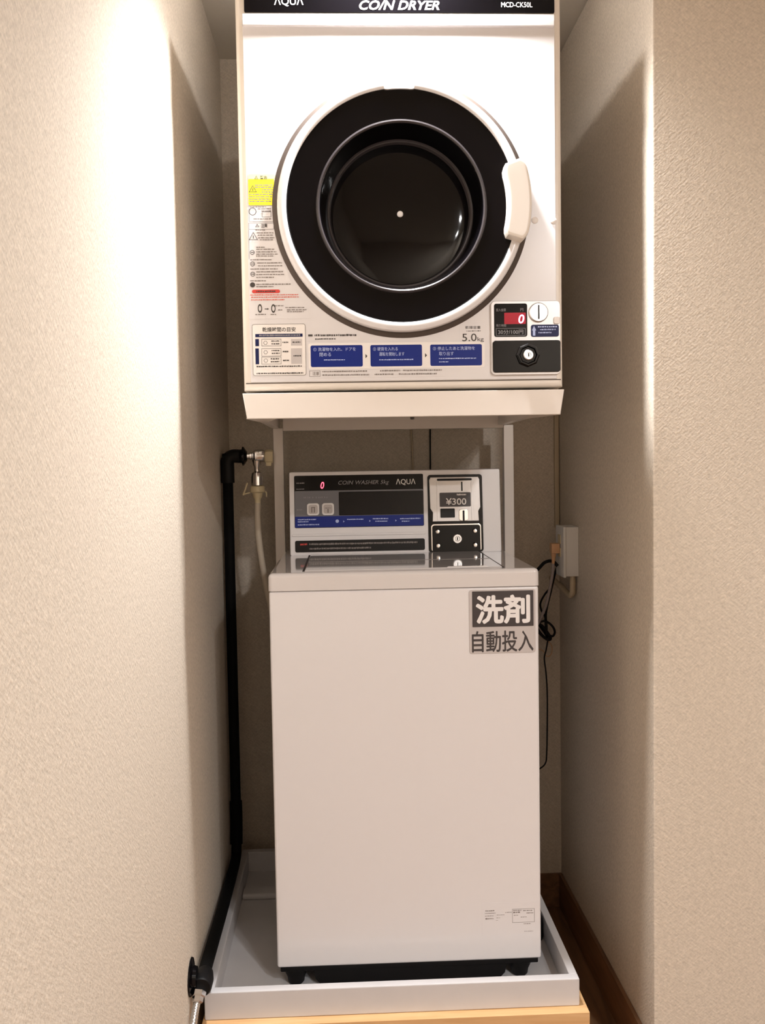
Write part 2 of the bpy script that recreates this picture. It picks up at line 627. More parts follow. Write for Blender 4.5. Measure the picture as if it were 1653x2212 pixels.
obj('top_frame', top_frame(), M['lid'], wash, smooth=True, angle=60)
LX0, LX1, LY0, LY1 = -0.083, 0.309, 1.822, 2.150
lid = box('lid', LX0, LX1, LY0, LY1, 1.0008, 1.0045, M['lid'], wash, bevel=0.0015, label='glossy white folding lid')
for x in (LX0 - 0.0045, LX1 + 0.0005):
    box('lid_gap', x, x + 0.004, LY0, LY1, 1.0012, 1.0026, M['gap'], wash)
box('lid_gap', LX0, LX1, LY0 - 0.003, LY0 - 0.0005, 1.0012, 1.0022, M['inkgrey'], wash)
box('lid_fold', LX0 + 0.002, LX1 - 0.002, 1.975, 1.978, 1.0040, 1.0050, M['inkgrey'], lid)
obj('finger_grip', add_prism(bmesh.new(), [(0.195, 1.0025), (0.285, 1.0025), (0.278, 1.0062), (0.202, 1.0062)], 1.8215, 1.8285, 0.001), M['lid'], lid, smooth=True)
# base and feet
box('base_tray', WX0 + 0.006, WX1 - 0.006, WY0 + 0.003, WY1 - 0.01, 0.203, 0.2135, M['rubber'], wash, bevel=0.002)
obj('motor_tray', add_prism(bmesh.new(), [(-0.081, 0.205), (-0.077, 0.182), (-0.068, 0.1725), (0.296, 0.1725), (0.305, 0.182), (0.309, 0.205)], 1.807, 2.27, 0.004), M['rubber'], wash, smooth=True)
for fx in (-0.117, 0.337):
    for fy in (1.826, 2.27):
        lathe('foot', (fx, fy, 0.170), (0, 0, 1), [(0, 0.0002), (0.0135, 0.0002), (0.0165, 0.004), (0.018, 0.014), (0.0225, 0.024), (0.0235, 0.036), (0, 0.036)], M['rubber'], wash, 24)
# sign on the front
U = lambda u: WX0 + u / 1000
V = lambda v: WZ0 + v / 1000
sign = plate('sign_plate', U(391.5), U(522.5), V(622.3), V(748), WY0 - 0.0022, WY0 + 0.0004, M['ltgrey'], wash, 0.005, 0.0004, 'dark and pale grey sign with Japanese lettering')
plate('dark_field', U(397.5), U(518.5), V(675), V(745.5), WY0 - 0.0029, WY0 - 0.0021, M['dkgrey'], sign, 0.0012)
bm = bmesh.new()
for k, (dx, dz) in enumerate([(0, 0)] + [(0.0019 * math.cos(math.pi * q / 4), 0.0019 * math.sin(math.pi * q / 4)) for q in range(8)]):
    add_text(bm, '洗剤', U(406) + dx, U(510) + dx, V(682.5) + dz, V(736) + dz, WY0 - 0.0031 - 0.00004 * k)
obj('white_lettering', bm, M['print'], sign)
bm = bmesh.new()
for k, (dx, dz) in enumerate([(0.0006 * math.cos(math.pi * q / 2), 0.0006 * math.sin(math.pi * q / 2)) for q in range(4)]):
    add_text(bm, '自動投入', U(396.6) + dx, U(517.4) + dx, V(625) + dz, V(666.4) + dz, WY0 - 0.0024 - 0.00004 * k)
obj('grey_lettering', bm, M['dkgrey'], sign)
# small rating print low on the front
rl = plate('rating_label', U(410), U(521), V(48), V(118), WY0 - 0.0003, WY0 + 0.0003, M['white'], wash, 0.003)
bm = bmesh.new()
yy = WY0 - 0.0006
add_frame(bm, U(471), U(516), V(76), V(104), 0.0006, yy)
for i, (a, b, z, h) in enumerate([(417, 435, 102, 2.2), (416, 437, 97, 1.6), (416, 434, 91.5, 1.4), (417, 433, 86, 3), (440, 456, 93, 1), (439, 447, 87, 1), (438, 443, 82, 1), (457, 470, 97.5, 1.6), (473, 490, 101, 2), (473, 487, 97, 3), (493, 513, 100, 2), (500, 514, 95, 2), (474, 483, 91, 1.2), (494, 508, 73, 1.8), (488, 500, 87, 1.2), (495, 513, 57.5, 1)]):
    add_dashes(bm, U(a), U(b), V(z), h / 1000, yy)
stuff(obj('print', bm, M['inkgrey'], rl))

# ---- the control panel at the back, leaning back a little
PYF = 2.155
XF[0] = lambda c: Vector((c.x, c.y + (c.z - 1.002) * 0.09, c.z))
PU = lambda u: -0.131 + u / 1000
PV = lambda v: 1.002 + v / 1000
con = obj('control_panel', add_prism(bmesh.new(), rrect(PU(0), PU(496), PV(-1), PV(194), 0.004), PYF, WY1 - 0.02, 0.003), M['white'], wash, smooth=True)
# display
dis = plate('display', PU(12), PU(314), PV(63.5), PV(185), PYF - 0.0014, PYF + 0.001, M['gloss'], con, 0.003)
plate('grey_field', PU(13), PU(313), PV(88), PV(149.5), PYF - 0.0017, PYF - 0.0012, M['grey'], con, 0.001)
plate('blue_strip', PU(13), PU(313), PV(64.5), PV(90), PYF - 0.0019, PYF - 0.0012, M['blue'], con, 0.001)
plate('window', PU(115.5), PU(313.2), PV(91), PV(146), PYF - 0.0023, PYF - 0.0012, M['smoke'], con, 0.002)
for k, (a, b) in enumerate(((41, 69.5), (76, 104))):
    plate('button', PU(a), PU(b), PV(92.5), PV(120.5), PYF - 0.004, PYF - 0.0012, M['print'], con, 0.006, 0.0008)
    plate('button_face', PU(a + 3.6), PU(b - 3.6), PV(96), PV(117), PYF - 0.0044, PYF - 0.0035, M['ltgrey'], con, 0.005)
bm = bmesh.new()
add_quad(bm, PU(51), PU(53.5), PV(99), PV(110), PYF - 0.0047)
add_quad(bm, PU(57), PU(59.5), PV(99), PV(110), PYF - 0.0047)
add_quad(bm, PU(51), PU(60), PV(110), PV(112), PYF - 0.0047)
add_dashes(bm, PU(83), PU(97), PV(109), 0.002, PYF - 0.0047)
add_quad(bm, PU(88.5), PU(91.5), PV(98), PV(107), PYF - 0.0047)
stuff(obj('button_print', bm, M['inkgrey'], con))
bm = bmesh.new()
add_text(bm, '0', PU(73.5), PU(82), PV(154), PV(170), PYF - 0.0018, bold=0.01, shear=0.2)
obj('red_digit', bm, M['led'], con, 'glowing red digit zero')
bm = bmesh.new()
lettering('title_lettering', 'COIN WASHER 5kg', PU(115), PU(234), PV(160), PV(172), PYF - 0.0018, M['printgrey'], con, 0.0, 0.25)
add_dashes(bm, PU(17), PU(37), PV(168), 0.003, PYF - 0.0018)
add_dashes(bm, PU(17), PU(36), PV(154), 0.002, PYF - 0.0018)
add_dashes(bm, PU(34), PU(92), PV(134), 0.004, PYF - 0.0021, 0.001, 0.002, 0.004)
add_dashes(bm, PU(17), PU(30), PV(106), 0.002, PYF - 0.0021)
stuff(obj('panel_lettering', bm, M['printgrey'], con))
lettering('brand_lettering', 'ΛQUΛ', PU(250), PU(296), PV(159), PV(174), PYF - 0.0022, M['print'], con, 0.008)
bm = bmesh.new()
for a, b, z in ((19, 62, 83), (19, 44, 78), (19, 70, 71), (134, 172, 81.5), (194, 230, 82), (200, 228, 76), (258, 306, 81), (262, 280, 75)):
    add_dashes(bm, PU(a), PU(b), PV(z), 0.0028, PYF - 0.0022)
add_ring(bm, PU(111), PV(78), 0.004, 0, PYF - 0.0022)
for u in (125, 186, 247):
    bm.faces.new([bm.verts.new(c) for c in ((PU(u), PYF - 0.0022, PV(74.5)), (PU(u + 3), PYF - 0.0022, PV(77)), (PU(u), PYF - 0.0022, PV(79.5)))])
stuff(obj('step_print', bm, M['bluetxt'], con))
# ridge between display and notice
plate('ridge', PU(6), PU(318), PV(44), PV(49), PYF - 0.003, PYF + 0.001, M['white'], con, 0.002, 0.001)
nt_ = plate('notice_strip', PU(12), PU(315), PV(7), PV(34), PYF - 0.0014, PYF + 0.001, M['black'], con, 0.004)
bm = bmesh.new()
add_dashes(bm, PU(45), PU(298), PV(25.5), 0.0045, PYF - 0.0018)
add_dashes(bm, PU(45), PU(190), PV(15), 0.0045, PYF - 0.0018)
stuff(obj('notice_print', bm, M['inkgrey'], con))
bm = bmesh.new()
add_dashes(bm, PU(24), PU(40), PV(25.5), 0.005, PYF - 0.0018, gap=0.001)
stuff(obj('notice_red_print', bm, M['red'], con))
# coin mechanism
plate('coin_surround', PU(324), PU(453), PV(0.5), PV(182), PYF - 0.003, PYF + 0.001, M['gloss'], con, 0.007, 0.001)
coin_pts = [(331, 176), (443, 176), (446, 170), (447, 105), (442, 96), (443, 73), (334, 73), (335, 94), (329, 104), (328, 170)]
obj('coin_plate', add_prism(bmesh.new(), [(PU(a), PV(b)) for a, b in coin_pts][::-1], PYF - 0.0062, PYF - 0.001, 0.001), M['silver'], con, 'silver coin slot plate', smooth=True)
plate('coin_rib', PU(426), PU(430), PV(74), PV(166), PYF - 0.0072, PYF - 0.006, M['silver'], con, 0.001, 0.0004)
plate('coin_rib', PU(345), PU(348), PV(74), PV(166), PYF - 0.0072, PYF - 0.006, M['silver'], con, 0.001, 0.0004)
plate('coin_hood', PU(346), PU(428), PV(168), PV(173), PYF - 0.009, PYF - 0.006, M['black'], con, 0.002, 0.0008)
plate('coin_slot', PU(402.8), PU(406), PV(143), PV(165), PYF - 0.0068, PYF - 0.006, M['black'], con, 0.0012)
plate('price_plate', PU(351.5), PU(424.5), PV(107), PV(140), PYF - 0.0072, PYF - 0.006, M['dkgrey'], con, 0.002)
bm = bmesh.new()
lettering('price_lettering', '¥300', PU(366), PU(414), PV(111), PV(127), PYF - 0.0075, M['paper'], con, 0.012)
add_dashes(bm, PU(392), PU(414), PV(135), 0.004, PYF - 0.0075)
stuff(obj('price_fine_print', bm, M['paper'], con))
plate('return_cup', PU(352.5), PU(386.5), PV(81.5), PV(103), PYF - 0.0068, PYF - 0.006, M['black'], con, 0.002)
plate('return_lever', PU(396), PU(418), PV(73.5), PV(101), PYF - 0.0085, PYF - 0.006, M['chrome'], con, 0.006, 0.0012)
plate('lever_slot', PU(404.5), PU(409), PV(74), PV(98), PYF - 0.0093, PYF - 0.0084, M['black'], con, 0.0015)
plate('lock_trim', PU(330), PU(448), PV(2), PV(67), PYF - 0.0052, PYF - 0.001, M['chrome'], con, 0.007, 0.001)
plate('lock_plate', PU(332.5), PU(445.5), PV(0), PV(64), PYF - 0.0072, PYF - 0.001, M['gloss'], con, 0.006, 0.001)
KY = PYF - 0.0072 + 0.003
lathe('key_cylinder', (PU(390.8), PYF - 0.0075, PV(32.4)), (0, -1, 0), [(0.0112, 0), (0.0112, 0.004), (0.0098, 0.0055), (0.006, 0.0055), (0.005, 0.004), (0, 0.004)], M['steelb'], con, 24)
plate('key_hole', PU(389.6), PU(392), PV(28.8), PV(36), PYF - 0.0122, PYF - 0.011, M['black'], con, 0.0008)
for a, b in ((345, 49.7), (432.6, 50), (345.5, 17), (432.4, 17.2)):
    lathe('screw', (PU(a), PYF - 0.0073, PV(b)), (0, -1, 0), [(0.0062, 0), (0.006, 0.003), (0.004, 0.0055), (0, 0.006)], M['chrome'], con, 16)
XF[0] = None

# ================================================================== dryer stand
st = empty('dryer_stand', (0.112, 2.0, 0.170), 'white painted steel stand carrying the dryer over the washer', 'stand')
SZ0, SZ1 = 1.2965, 1.3425


def lip():
    bm = bmesh.new()
    return add_prism(bm, [(-0.1825, SZ1), (-0.1755, SZ0), (0.3972, SZ0), (0.4045, SZ1)], 1.690, 1.703, 0.0015)


obj('front_lip', lip(), M['steel'], st, smooth=True)
for a, b in ((-0.1775, -0.1600), (0.3815, 0.3990)):
    box('side_rail', a, b, 1.703, 2.318, 1.3035, SZ1, M['steel'], st, bevel=0.001)
    bm = bmesh.new()
    xo = a if a < 0 else b
    xi = a + 0.055 if a < 0 else b - 0.055
    vs = [bm.verts.new(c) for c in ((xo, 1.703, 1.2968), (xi, 1.703, 1.2968), (xo + (0.020 if a < 0 else -0.020), 1.95, 1.3030), (xo, 1.95, 1.3030))]
    bm.faces.new(vs)
    ex = bmesh.ops.extrude_face_region(bm, geom=bm.faces[:])
    bmesh.ops.translate(bm, verts=[v for v in ex['geom'] if isinstance(v, bmesh.types.BMVert)], vec=(0, 0, 0.0025))
    bmesh.ops.recalc_face_normals(bm, faces=bm.faces[:])
    obj('gusset', bm, M['steel'], st)
box('shelf', -0.160, 0.3815, 1.703, 2.318, 1.338, SZ1, M['steel'], st)
box('rear_beam', -0.150, 0.3946, 2.288, 2.312, 1.2965, 1.338, M['steel'], st, bevel=0.001)
for a, b in ((-0.1745, -0.1500), (0.3946, 0.4192)):
    leg = box('leg', a, b, 2.285, 2.312, 0.176, 1.3035, M['steel'], st, bevel=0.002)
    box('leg_cap', a - 0.001, b + 0.001, 2.284, 2.313, 0.170, 0.184, M['rubber'], leg, bevel=0.001)
lathe('bolt', (0.1262, 1.712, 1.2965), (0, 0, -1), [(0.004, -0.042), (0.004, 0.0), (0.0035, 0.004), (0, 0.0045)], M['ink'], st, 12)

# ================================================================== dryer
DX0, DX1, DY, DYB, DZ0, DZ1 = -0.1805, 0.4045, 1.700, 2.235, 1.3477, 2.073
dry = empty('coin_dryer', (0.112, 1.96, 1.3425), 'white coin tumble dryer with round black door on a steel stand', 'tumble dryer')
DU = lambda u: DX0 + u / 1000
DV = lambda v: DZ0 + v / 1000
box('cabinet', DX0, DX1, DY + 0.070, DYB, DZ0 + 0.001, DZ1, M['dwhite'], dry, bevel=0.004)
holed('front_frame', DX0, DX1, DZ0, DZ1 - 0.004, DY, DY + 0.071, (DU(291.5), DV(325)), 0.2200, M['cream'], dry, bevel=0.008)
for fx in (-0.12, 0.34):
    for fy in (1.78, 2.18):
        box('foot', fx - 0.02, fx + 0.02, fy - 0.02, fy + 0.02, 1.3425, 1.350, M['rubber'], dry)
fp = holed('front_panel', DU(13), DU(573), DV(15), DV(668), DY - 0.0022, DY + 0.004, (DU(291.5), DV(325)), 0.2200, M['dwhite'], dry, bevel=0.0008)
box('skirt_seam', DU(4), DU(581), DY - 0.0006, DY + 0.002, DV(12.6), DV(14.2), M['seal'], dry)
ridge = [(0, 0.0), (-0.010, 0.0)]
bm = bmesh.new()
add_box(bm, DU(13), DU(572), DY - 0.0085, DY + 0.001, DV(644), DV(656), 0.0018, 2)
obj('ledge', bm, M['dwhite'], dry, smooth=True)
band = plate('name_band', DU(16.7), DU(573), DV(669.8), DV(716), DY - 0.0028, DY + 0.003, M['gloss'], dry, 0.002, label='black name band')
yb = DY - 0.0032
lettering('maker_lettering', 'ΛQUΛ', DU(70), DU(122), DV(679.5), DV(696.5), yb, M['print'], band, 0.008)
lettering('title_lettering', 'CO/N DRYER', DU(221.5), DU(365), DV(674), DV(690.5), yb, M['print'], band, 0.02, 0.28)
lettering('model_lettering', 'MCD-CK50L', DU(476.5), DU(533), DV(679.3), DV(688.3), yb, M['print'], band, 0.012)

# ---- door
DC = (DU(291.5), DY, DV(325))
DAX = (0, -1, 0)
door = lathe('door_ring', DC, DAX, [(0.2240, -0.004), (0.2240, 0.0065), (0.2235, 0.0085), (0.2235, 0.0145), (0.2215, 0.0180), (0.2165, 0.0200), (0.2100, 0.0200), (0.2070, 0.0180), (0.2070, 0.010)], M['dwhite'], dry, 120, 'white outer door ring')
lathe('door_gasket', DC, DAX, [(0.2330, 0.0018), (0.2330, 0.0030), (0.2310, 0.0045), (0.2245, 0.0075), (0.2240, 0.002)], M['seal'], dry, 120)
lathe('door_panel', DC, DAX, [(0.2072, 0.010), (0.2070, 0.0160), (0.2050, 0.0172), (0.1800, 0.0150), (0.1540, 0.0130), (0.1515, 0.0148), (0.1490, 0.0148), (0.1470, 0.0120), (0.1450, 0.004), (0.1400, -0.018), (0.1345, -0.0365), (0.1325, -0.0415), (0.1308, -0.0415), (0.1290, -0.046)], M['gloss'], dry, 120, 'black dished door panel')
lathe('door_lip_highlight', DC, DAX, [(0.1545, 0.0126), (0.1526, 0.0160), (0.1502, 0.0168), (0.1480, 0.0153), (0.1472, 0.0115)], M['rim'], dry, 120)  # thin ring added over the lip, its grey standing in for a highlight
lathe('glass_rim_highlight', DC, DAX, [(0.1350, -0.0345), (0.1330, -0.0375), (0.1308, -0.0375), (0.1285, -0.0445)], M['rim'], dry, 120)  # rim round the glass, highlight put into its lighter colour
lathe('door_glass', DC, DAX, [(0.1296, -0.0460), (0.1270, -0.0440), (0.1100, -0.0420), (0.0800, -0.0400), (0.0400, -0.0385), (0, -0.0380)], M['glass'], dry, 96, 'dark door glass')
lathe('glass_screw', (DC[0], DY + 0.0382, DC[2]), DAX, [(0.0058, -0.001), (0.0056, 0.002), (0.004, 0.0034), (0, 0.0038)], M['print'], dry, 20)


def sector(r0, r1, a0, a1, n=16, rc=0.008):
    pts = []
    for i in range(n + 1):
        a = math.radians(a0 + (a1 - a0) * i / n)
        k = min(i, n - i)
        q = rc if k == 0 else (rc * 0.25 if k == 1 else 0)
        pts.append((DC[0] + (r1 - q) * math.cos(a), DC[2] + (r1 - q) * math.sin(a)))
    for i in range(n + 1):
        a = math.radians(a1 + (a0 - a1) * i / n)
        k = min(i, n - i)
        q = rc if k == 0 else (rc * 0.25 if k == 1 else 0)
        pts.append((DC[0] + (r0 + q) * math.cos(a), DC[2] + (r0 + q) * math.sin(a)))
    return pts


obj('door_handle', add_prism(bmesh.new(), sector(0.1885, 0.2305, -17.5, 20.0, rc=0.007), DY - 0.045, DY - 0.008, 0.006), M['cream'], dry, 'white curved door handle', smooth=True)
obj('top_catch', add_prism(bmesh.new(), sector(0.2045, 0.216, 83.0, 98.0, rc=0.002), DY - 0.0203, DY - 0.01, 0.001), M['dwhite'], dry, smooth=True)
for u, v in ((534.5, 302), (569, 300.5)):
    lathe('screw_cap', (DU(u), DY - 0.0022, DV(v)), DAX, [(0.0062, -0.001), (0.006, 0.0012), (0.004, 0.002), (0, 0.0022)], M['paper'], dry, 20)

# ---- warning label beside the door
y1 = DY - 0.0026
y2 = DY - 0.0029
y3 = DY - 0.0032
OUT = [(16.6, 387.4), (65.5, 387.2), (61.0, 338), (61.0, 300), (63.0, 274), (73.0, 238), (91, 194), (112.5, 158), (123.5, 129), (12.5, 129)]
wl = obj('warning_label', add_prism(bmesh.new(), [(DU(a), DV(b)) for a, b in OUT], y1, DY - 0.0015), M['dwhite'], dry, 'tall white caution label with yellow top')
plate('yellow_field', DU(16.5), DU(63), DV(331.5), DV(377.5), y2, y1 + 0.0002, M['yellow'], wl, 0.002)
plate('pale_yellow_head', DU(17), DU(65), DV(378), DV(386.5), y2, y1 + 0.0002, M['paleyellow'], wl, 0.003)
BLK = [(28.5, 61, 366.9), (28.7, 61, 362.9), (40.7, 60.7, 358.7), (40.6, 60.6, 354.6), (17.3, 60.5, 350.6), (17.2, 58.7, 346.1), (17.1, 56.1, 342.0), (17.9, 56.9, 337.9), (18.6, 47.6, 328.2), (32.5, 56.6, 325.1), (39.0, 56.5, 321.0), (24.6, 56.2, 307.1), (27.5, 44.9, 287.3), (29.8, 59.8, 282.4), (31.4, 58.8, 278.3), (32.1, 61.1, 273.7), (35.4, 58.7, 270.0), (28.4, 43.4, 256.9), (28.3, 60.6, 253.2), (28.2, 64.2, 248.6), (28.1, 66.4, 244.5), (28.1, 59.7, 241.2), (17.1, 56.2, 234.7), (29.4, 74.1, 228.8), (31.0, 74.3, 223.8), (16.7, 65.8, 218.2), (27.4, 75.7, 213.1), (27.3, 78.1, 208.2), (27.2, 58.8, 203.2), (16.2, 44.5, 197.1), (26.9, 88.8, 190.8), (26.8, 57.6, 186.7), (57.7, 75.2, 152.4), (65.0, 72.6, 144.8), (78.5, 112.5, 148.9), (80.9, 116.1, 144.7), (80.9, 111.0, 141.4), (23.9, 43.1, 136.9), (51.5, 61.5, 136.7)]
bm = bmesh.new()
for a, b, v in BLK:
    add_dashes(bm, DU(a), DU(b), DV(v), 0.0022, y3, 0.0012, 0.0075, 0.0009)
stuff(obj('fine_print', bm, M['inkgrey'], wl))
bm = bmesh.new()
lettering('warning_heading', '警告', DU(38), DU(51.1), DV(376.9), DV(383.5), y3, M['ink'], wl, 0.02)
lettering('caution_heading', '注意', DU(37.7), DU(49.2), DV(291.3), DV(298.8), y3, M['ink'], wl, 0.02)
add_tri(bm, DU(31.3), DV(379.5), 0.0042, 0.35, y3)
add_tri(bm, DU(24.6), DV(358.5), 0.0085, 0.25, y3)
add_tri(bm, DU(31), DV(294.5), 0.0042, 0.35, y3)
add_tri(bm, DU(23.6), DV(274.5), 0.0095, 0.2, y3)
add_ring(bm, DU(23.3), DV(320.2), 0.0068, 0.0057, y3)
for v in (247.8, 227.2, 209):
    add_ring(bm, DU(21), DV(v), 0.0042, 0.0032, y3)
    add_dashes(bm, DU(19), DU(23.5), DV(v), 0.002, y3)
add_ring(bm, DU(20.2), DV(190), 0.0046, 0, y3)
add_ring(bm, DU(32.5), DV(147.7), 0.0078, 0.0048, y3, sx=0.5)
add_ring(bm, DU(56.7), DV(147.4), 0.0078, 0.0048, y3, sx=0.5)
add_quad(bm, DU(41), DU(46), DV(146), DV(147.4), y3)
bm.faces.new([bm.verts.new(c) for c in ((DU(46), y3, DV(144.8)), (DU(48.5), y3, DV(146.7)), (DU(46), y3, DV(148.6)))])
add_frame(bm, DU(16.8), DU(60), DV(302), DV(331), 0.0005, y3)
add_frame(bm, DU(15.6), DU(61), DV(288.5), DV(300), 0.0005, y3)
add_frame(bm, DU(40), DU(56.5), DV(310.3), DV(320), 0.0006, y3)
add_quad(bm, DU(15.2), DU(15.7), DV(236), DV(288), y3)
stuff(obj('symbols', bm, M['ink'], wl))
plate('red_bar', DU(19), DU(69.2), DV(175), DV(181.3), y3, y1, M['red'], wl, 0.003)
bm = bmesh.new()
add_dashes(bm, DU(27), DU(62), DV(178.2), 0.0028, y3 - 0.0003)
stuff(obj('red_bar_print', bm, M['ink'], wl))
bm = bmesh.new()
for a, b, v in ((15.6, 102, 171.9), (17.2, 104, 167.7), (17.1, 77.1, 163.1)):
    add_dashes(bm, DU(a), DU(b), DV(v), 0.0024, y3)
stuff(obj('red_fine_print', bm, M['pink'], wl))

# ---- drying time table
tb = plate('time_table', DU(17), DU(114), DV(26.5), DV(120), y1, DY - 0.0015, M['paper'], dry, 0.004, label='printed drying time table')
bm = bmesh.new()
n_ = 40
P0 = rrect(DU(17.3), DU(113.7), DV(26.8), DV(119.7), 0.004)
P1 = rrect(DU(17.9), DU(113.1), DV(27.4), DV(119.1), 0.0036)
for i in range(len(P0)):
    j = (i + 1) % len(P0)
    bm.faces.new([bm.verts.new((p[0], y2, p[1])) for p in (P0[i], P0[j], P1[j], P1[i])])
lettering('table_title', '乾燥時間の目安', DU(36), DU(96), DV(105.5), DV(114), y2, M['ink'], tb, 0.012)
for a, b, c, d in ((34, 69.5, 80, 92.8), (33.5, 69, 61.8, 76), (33.2, 69, 47.5, 60.5)):
    add_frame(bm, DU(a), DU(b), DV(c), DV(d), 0.0006, y2)
for a, b, v in ((52, 66, 89), (52, 66, 84), (52, 66, 72), (52, 66, 67), (50, 65, 57), (50, 65, 52), (72, 83, 86.5), (72, 82, 70), (72, 83, 54), (90, 104, 86.5), (91, 105, 62), (24, 107, 43.5), (24, 108, 31)):
    add_dashes(bm, DU(a), DU(b), DV(v), 0.0026, y3)
for a, v in ((41, 86), (41, 69), (41, 54)):
    add_ring(bm, DU(a), DV(v), 0.0038, 0.0031, y3, n=6)
stuff(obj('table_print', bm, M['ink'], tb))
bm = bmesh.new()
add_quad(bm, DU(87.2), DU(107), DV(80.5), DV(92.2), y2)
add_quad(bm, DU(87), DU(106.5), DV(47.7), DV(75.5), y2)
stuff(obj('grey_cells', bm, M['ltgrey'], tb))
bm = bmesh.new()
add_quad(bm, DU(23), DU(108.4), DV(96.3), DV(102), y2)
add_quad(bm, DU(22.8), DU(29.3), DV(80.2), DV(93), y2)
add_quad(bm, DU(22.5), DU(28.8), DV(47.6), DV(76.2), y2)
stuff(obj('navy_cells', bm, M['navy'], tb))
bm = bmesh.new()
add_dashes(bm, DU(30), DU(104), DV(99.2), 0.003, y3)
stuff(obj('header_print', bm, M['printgrey'], tb))

# ---- three step blocks
sl = plate('step_label', DU(118.5), DU(440), DV(37.5), DV(84), y1, DY - 0.0015, M['paper'], dry, 0.003, label='white strip with three blue step blocks')
STEPS = [(122.3, 216.7, 41.3, 80.2, '① 洗濯物を入れ、ドアを', '閉める', 15, [(24, 62, 54)]),
         (230.9, 325.1, 41, 79.8, '② 硬貨を入れる', '運転を開始します', 10, [(16, 78, 53)]),
         (340.1, 434.9, 40.8, 79.4, '③ 停止したあと洗濯物を', '取り出す', 10, [(16, 84, 54), (16, 33, 48)])]
for a, b, c, d, t1, t2, n2, lines in STEPS:
    blk = plate('blue_block', DU(a), DU(b), DV(c), DV(d), y2, y1 + 0.0002, M['blue'], sl, 0.003)
for a, b, c, d, t1, t2, n2, lines in STEPS:
    bm = bmesh.new()
    w1 = 86 if '洗' in t1 else 54
    lettering('step_lettering', t1, DU(a + 5), DU(a + w1 - 4), DV(d - 10.5), DV(d - 3.8), y3, M['bluetxt'], sl, 0.006)
    w2 = {3: 21, 4: 27, 8: 46}[len(t2)]
    lettering('step_lettering', t2, DU(a + 16), DU(a + 16 + w2), DV(d - 20), DV(d - 13), y3, M['bluetxt'], sl, 0.006)
    for p, q, v in lines:
        add_dashes(bm, DU(a + p), DU(a + q), DV(v), 0.0022, y3)
    stuff(obj('block_fine_print', bm, M['bluetxt'], sl))
bm = bmesh.new()
for u, v in ((221.8, 60.0), (330.6, 60.2)):
    bm.faces.new([bm.verts.new(c) for c in ((DU(u), y2, DV(v - 4)), (DU(u + 3.6), y2, DV(v)), (DU(u), y2, DV(v + 4)))])
stuff(obj('arrows', bm, M['ink'], sl))
pr = plate('foot_print_label', DU(118), DU(368), DV(21.5), DV(36.8), y1, DY - 0.0015, M['dwhite'], dry, 0.002)
bm = bmesh.new()
for a, b, v in ((143, 225, 33), (143, 228, 26.5), (248, 285, 33.3), (290, 361, 33.3), (238, 272, 26.8), (282, 352, 26.8)):
    add_dashes(bm, DU(a), DU(b), DV(v), 0.0028, y3)
add_frame(bm, DU(119.5), DU(139), DV(24), DV(35), 0.0006, y3)
add_text(bm, '注意', DU(125), DU(137), DV(26.5), DV(33), y3, bold=0.01)
stuff(obj('foot_print', bm, M['inkgrey'], pr))
cap = plate('capacity_label', DU(394), DU(442), DV(84.5), DV(115), y1, DY - 0.0015, M['dwhite'], dry, 0.002)
bm = bmesh.new()
add_dashes(bm, DU(407), DU(433), DV(103.3), 0.0014, y2)
stuff(obj('fine_print', bm, M['ink'], cap))
lettering('capacity_caption', '乾燥容量', DU(405), DU(433), DV(107), DV(112.4), y2, M['ink'], cap, 0.006)
lettering('capacity_number', '5.0', DU(399), DU(425.5), DV(84.8), DV(98.6), y2, M['ink'], cap, 0.004)
lettering('capacity_unit', 'kg', DU(427), DU(438.5), DV(82.9), DV(92), y2, M['ink'], cap)
no = plate('note_label', DU(117), DU(210), DV(88), DV(102), y1, DY - 0.0015, M['dwhite'], dry, 0.002)
bm = bmesh.new()
add_quad(bm, DU(118.5), DU(126.5), DV(96.6), DV(100.2), y2)
add_dashes(bm, DU(130), DU(206), DV(98.4), 0.004, y2)
add_dashes(bm, DU(131), DU(168), DV(91.8), 0.0026, y2)
stuff(obj('note_print', bm, M['ink'], no))

# ---- coin unit
cu_ = plate('coin_unit', DU(451), DU(579), DV(22), DV(156), DY - 0.009, DY + 0.001, M['silver'], dry, 0.008, 0.0015, 'silver coin unit with red digit display')
yc = DY - 0.009
plate('display', DU(457), DU(517.6), DV(91), DV(151), yc - 0.0008, yc + 0.001, M['gloss'], cu_, 0.004)
plate('lit_window', DU(475.5), DU(514.8), DV(114), DV(134.5), yc - 0.0012, yc - 0.0004, M['ledbg'], cu_, 0.001)
bm = bmesh.new()
add_text(bm, '0', DU(501.5), DU(512), DV(115), DV(131), yc - 0.0016, bold=0.01, shear=0.15)
obj('red_digit', bm, M['ledhot'], cu_, 'glowing red digit zero')
lettering('caption', '投入金額', DU(460.5), DU(478.5), DV(137), DV(142.3), yc - 0.0012, M['printgrey'], cu_)
lettering('unit_mark', '円', DU(505), DU(510.5), DV(137), DV(142.3), yc - 0.0012, M['printgrey'], cu_)
lettering('caption', '残り時間', DU(460.5), DU(478.5), DV(109), DV(114), yc - 0.0012, M['printgrey'], cu_)
lettering('rate_lettering', '30分/100円', DU(464), DU(510), DV(95.5), DV(104), yc - 0.0012, M['printgrey'], cu_, 0.008)
bm = bmesh.new()
add_frame(bm, DU(460), DU(514), DV(93), DV(106.5), 0.0006, yc - 0.0012)
obj('rate_frame', bm, M['printgrey'], cu_)
lathe('coin_dial', (DU(538.2), yc, DV(134.4)), DAX, [(0.0178, -0.001), (0.0178, 0.0025), (0.016, 0.0042), (0, 0.0046)], M['steelb'], cu_, 40, 'round steel coin slot dial')
